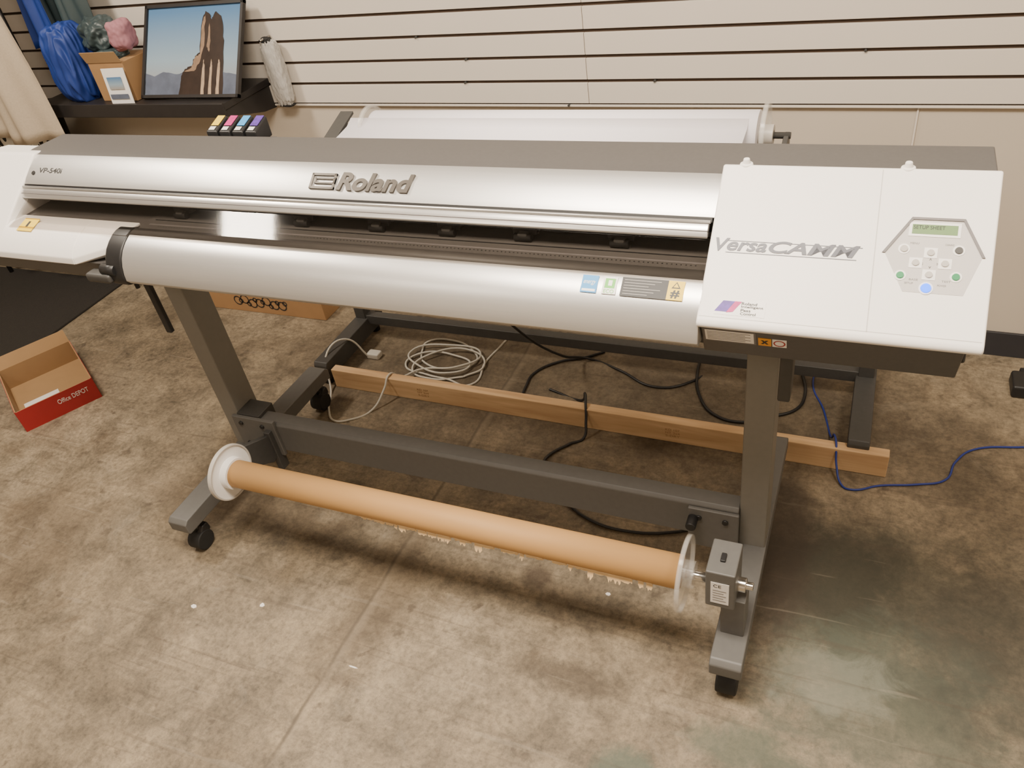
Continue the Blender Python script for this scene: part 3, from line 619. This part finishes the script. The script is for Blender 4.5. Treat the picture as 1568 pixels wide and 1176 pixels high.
blob('pink_cloth_bundle',(-1.93,1.12,zs+.250),(.10,.10,.12),'pink',SB,3,.2)
blob('folded_bag',(-2.06,1.13,zs+.250),(.15,.14,.14),'green_b',SB,8,.3,freq=1.6)
blob('cloth_contents',(-2.02,1.10,zs+.175),(.15,.12,.06),'green_b',SB,18,.2,freq=1.6)
blob('blue_bag',(-2.245,1.09,zs+.150),(.18,.19,.31),'bluec',None,5,.12,freq=1.2,fold=.10)
# bubble wrapped package
BP=empty('bubble_wrapped_package')
blob('wrap',(-1.29,1.255,1.062),(.090,.045,.27),'bubble',BP,2,.10,p=4,freq=5)
blob('contents',(-1.29,1.255,1.062),(.06,.03,.235),'paper',BP,6,.1,p=4,freq=3)
cyl('hook',(-1.30,1.29,1.205),(-1.30,1.22,1.205),.004,'chrome',BP,12)
blob('top_tape',(-1.295,1.255,1.198),(.05,.03,.025),'rubber',BP,9,.2)
blob('bottom_tape',(-1.285,1.255,.93),(.07,.035,.012),'rubber',BP,19,.2)
# clothes rack with hanging fabrics
CR=empty('clothes_rack')
def drape(name,x0,x1,y,z0,z1,m,amp=.03,fr=30,slant=0):
    nx,nz=160,24;v=[];f=[]
    for j in range(nz+1):
        for i in range(nx+1):
            u=i/nx;w=j/nz;x=x0+(x1-x0)*u+slant*(1-w);v.append((x,y+amp*math.sin(fr*x+2*math.sin(w*2+u*5))*(1.1-.4*w)+.01*math.sin(fr*2.3*x+w*4),z0+(z1-z0)*w+.01*math.sin(x*20)*(1-w)))
    for j in range(nz):
        for i in range(nx):
            a=j*(nx+1)+i;f.append((a,a+1,a+nx+2,a+nx+1))
    o=add(name,meshof(v,f),m,CR,True);s=o.modifiers.new('s','SOLIDIFY');s.thickness=.002;return o
drape('cream_fabric',-3.35,-2.32,.90,.89,2.05,'cream',.030,20)
drape('patterned_fabric',-3.4,-2.56,.99,.30,.925,'pat',.012,22)
drape('black_backdrop_cloth',-3.6,-2.53,1.13,.02,1.02,'mat',.02,18)
drape('dark_garment',-2.50,-2.12,1.16,1.29,2.05,'green_b',.02,40)
drape('blue_garment',-2.44,-2.28,1.10,1.24,2.05,'bluec',.02,44)
cyl('rail',(-3.6,.95,2.06),(-2.1,.95,2.06),.014,'chrome',CR,20)
for i,x in enumerate((-3.55,-2.53)):
    cyl('post_%d'%i,(x,1.06,0),(x,1.06,2.08),.012,'shelf',CR,20);cyl('arm_%d'%i,(x,.94,2.06),(x,1.20,2.06),.012,'chrome',CR,20)
# ------------------------------------------------------------------ lights
def lamp(i,x,y,sx,sy,pw,col=(1,.87,.715)):
    e=empty('ceiling_light' if i==0 else 'ceiling_light.%03d'%i)
    box('housing',x-sx/2-.03,x+sx/2+.03,y-sy/2-.03,y+sy/2+.03,2.955,2.999,'padw',e,.004)
    l=bpy.data.lights.new('tube','AREA');l.shape='RECTANGLE';l.size=sx;l.size_y=sy;l.energy=pw;l.color=col
    o=bpy.data.objects.new('light_panel',l);COL.objects.link(o);o.location=(x,y,2.945);o.parent=e
lamp(0,-1.97,-.10,.34,.55,68)
lamp(1,.35,-.75,1.2,.6,132)
lamp(2,2.0,-.5,.6,.6,40)
lamp(3,-1.2,-2.6,1.2,.6,26)
w=bpy.data.worlds.new('world');SC.world=w;w.use_nodes=True;w.node_tree.nodes['Background'].inputs[0].default_value=(.9,.85,.8,1);w.node_tree.nodes['Background'].inputs[1].default_value=.1
# ------------------------------------------------------------------ camera
C=Vector((1.0634,-1.4962,1.9264));yaw,pit,rol,f=-.5017,.6543,-.1806,1207.02
D=Vector((math.sin(yaw)*math.cos(pit),math.cos(yaw)*math.cos(pit),-math.sin(pit)));r0=Vector((math.cos(yaw),-math.sin(yaw),0));u0=r0.cross(D)
R=r0*math.cos(rol)+u0*math.sin(rol);U=-r0*math.sin(rol)+u0*math.cos(rol)
cam=bpy.data.cameras.new('camera');cam.sensor_width=36;cam.lens=f/1568*36;cam.clip_start=.05
co=bpy.data.objects.new('camera',cam);COL.objects.link(co)
co.matrix_world=Matrix(((R.x,U.x,-D.x,C.x),(R.y,U.y,-D.y,C.y),(R.z,U.z,-D.z,C.z),(0,0,0,1)))
SC.camera=co
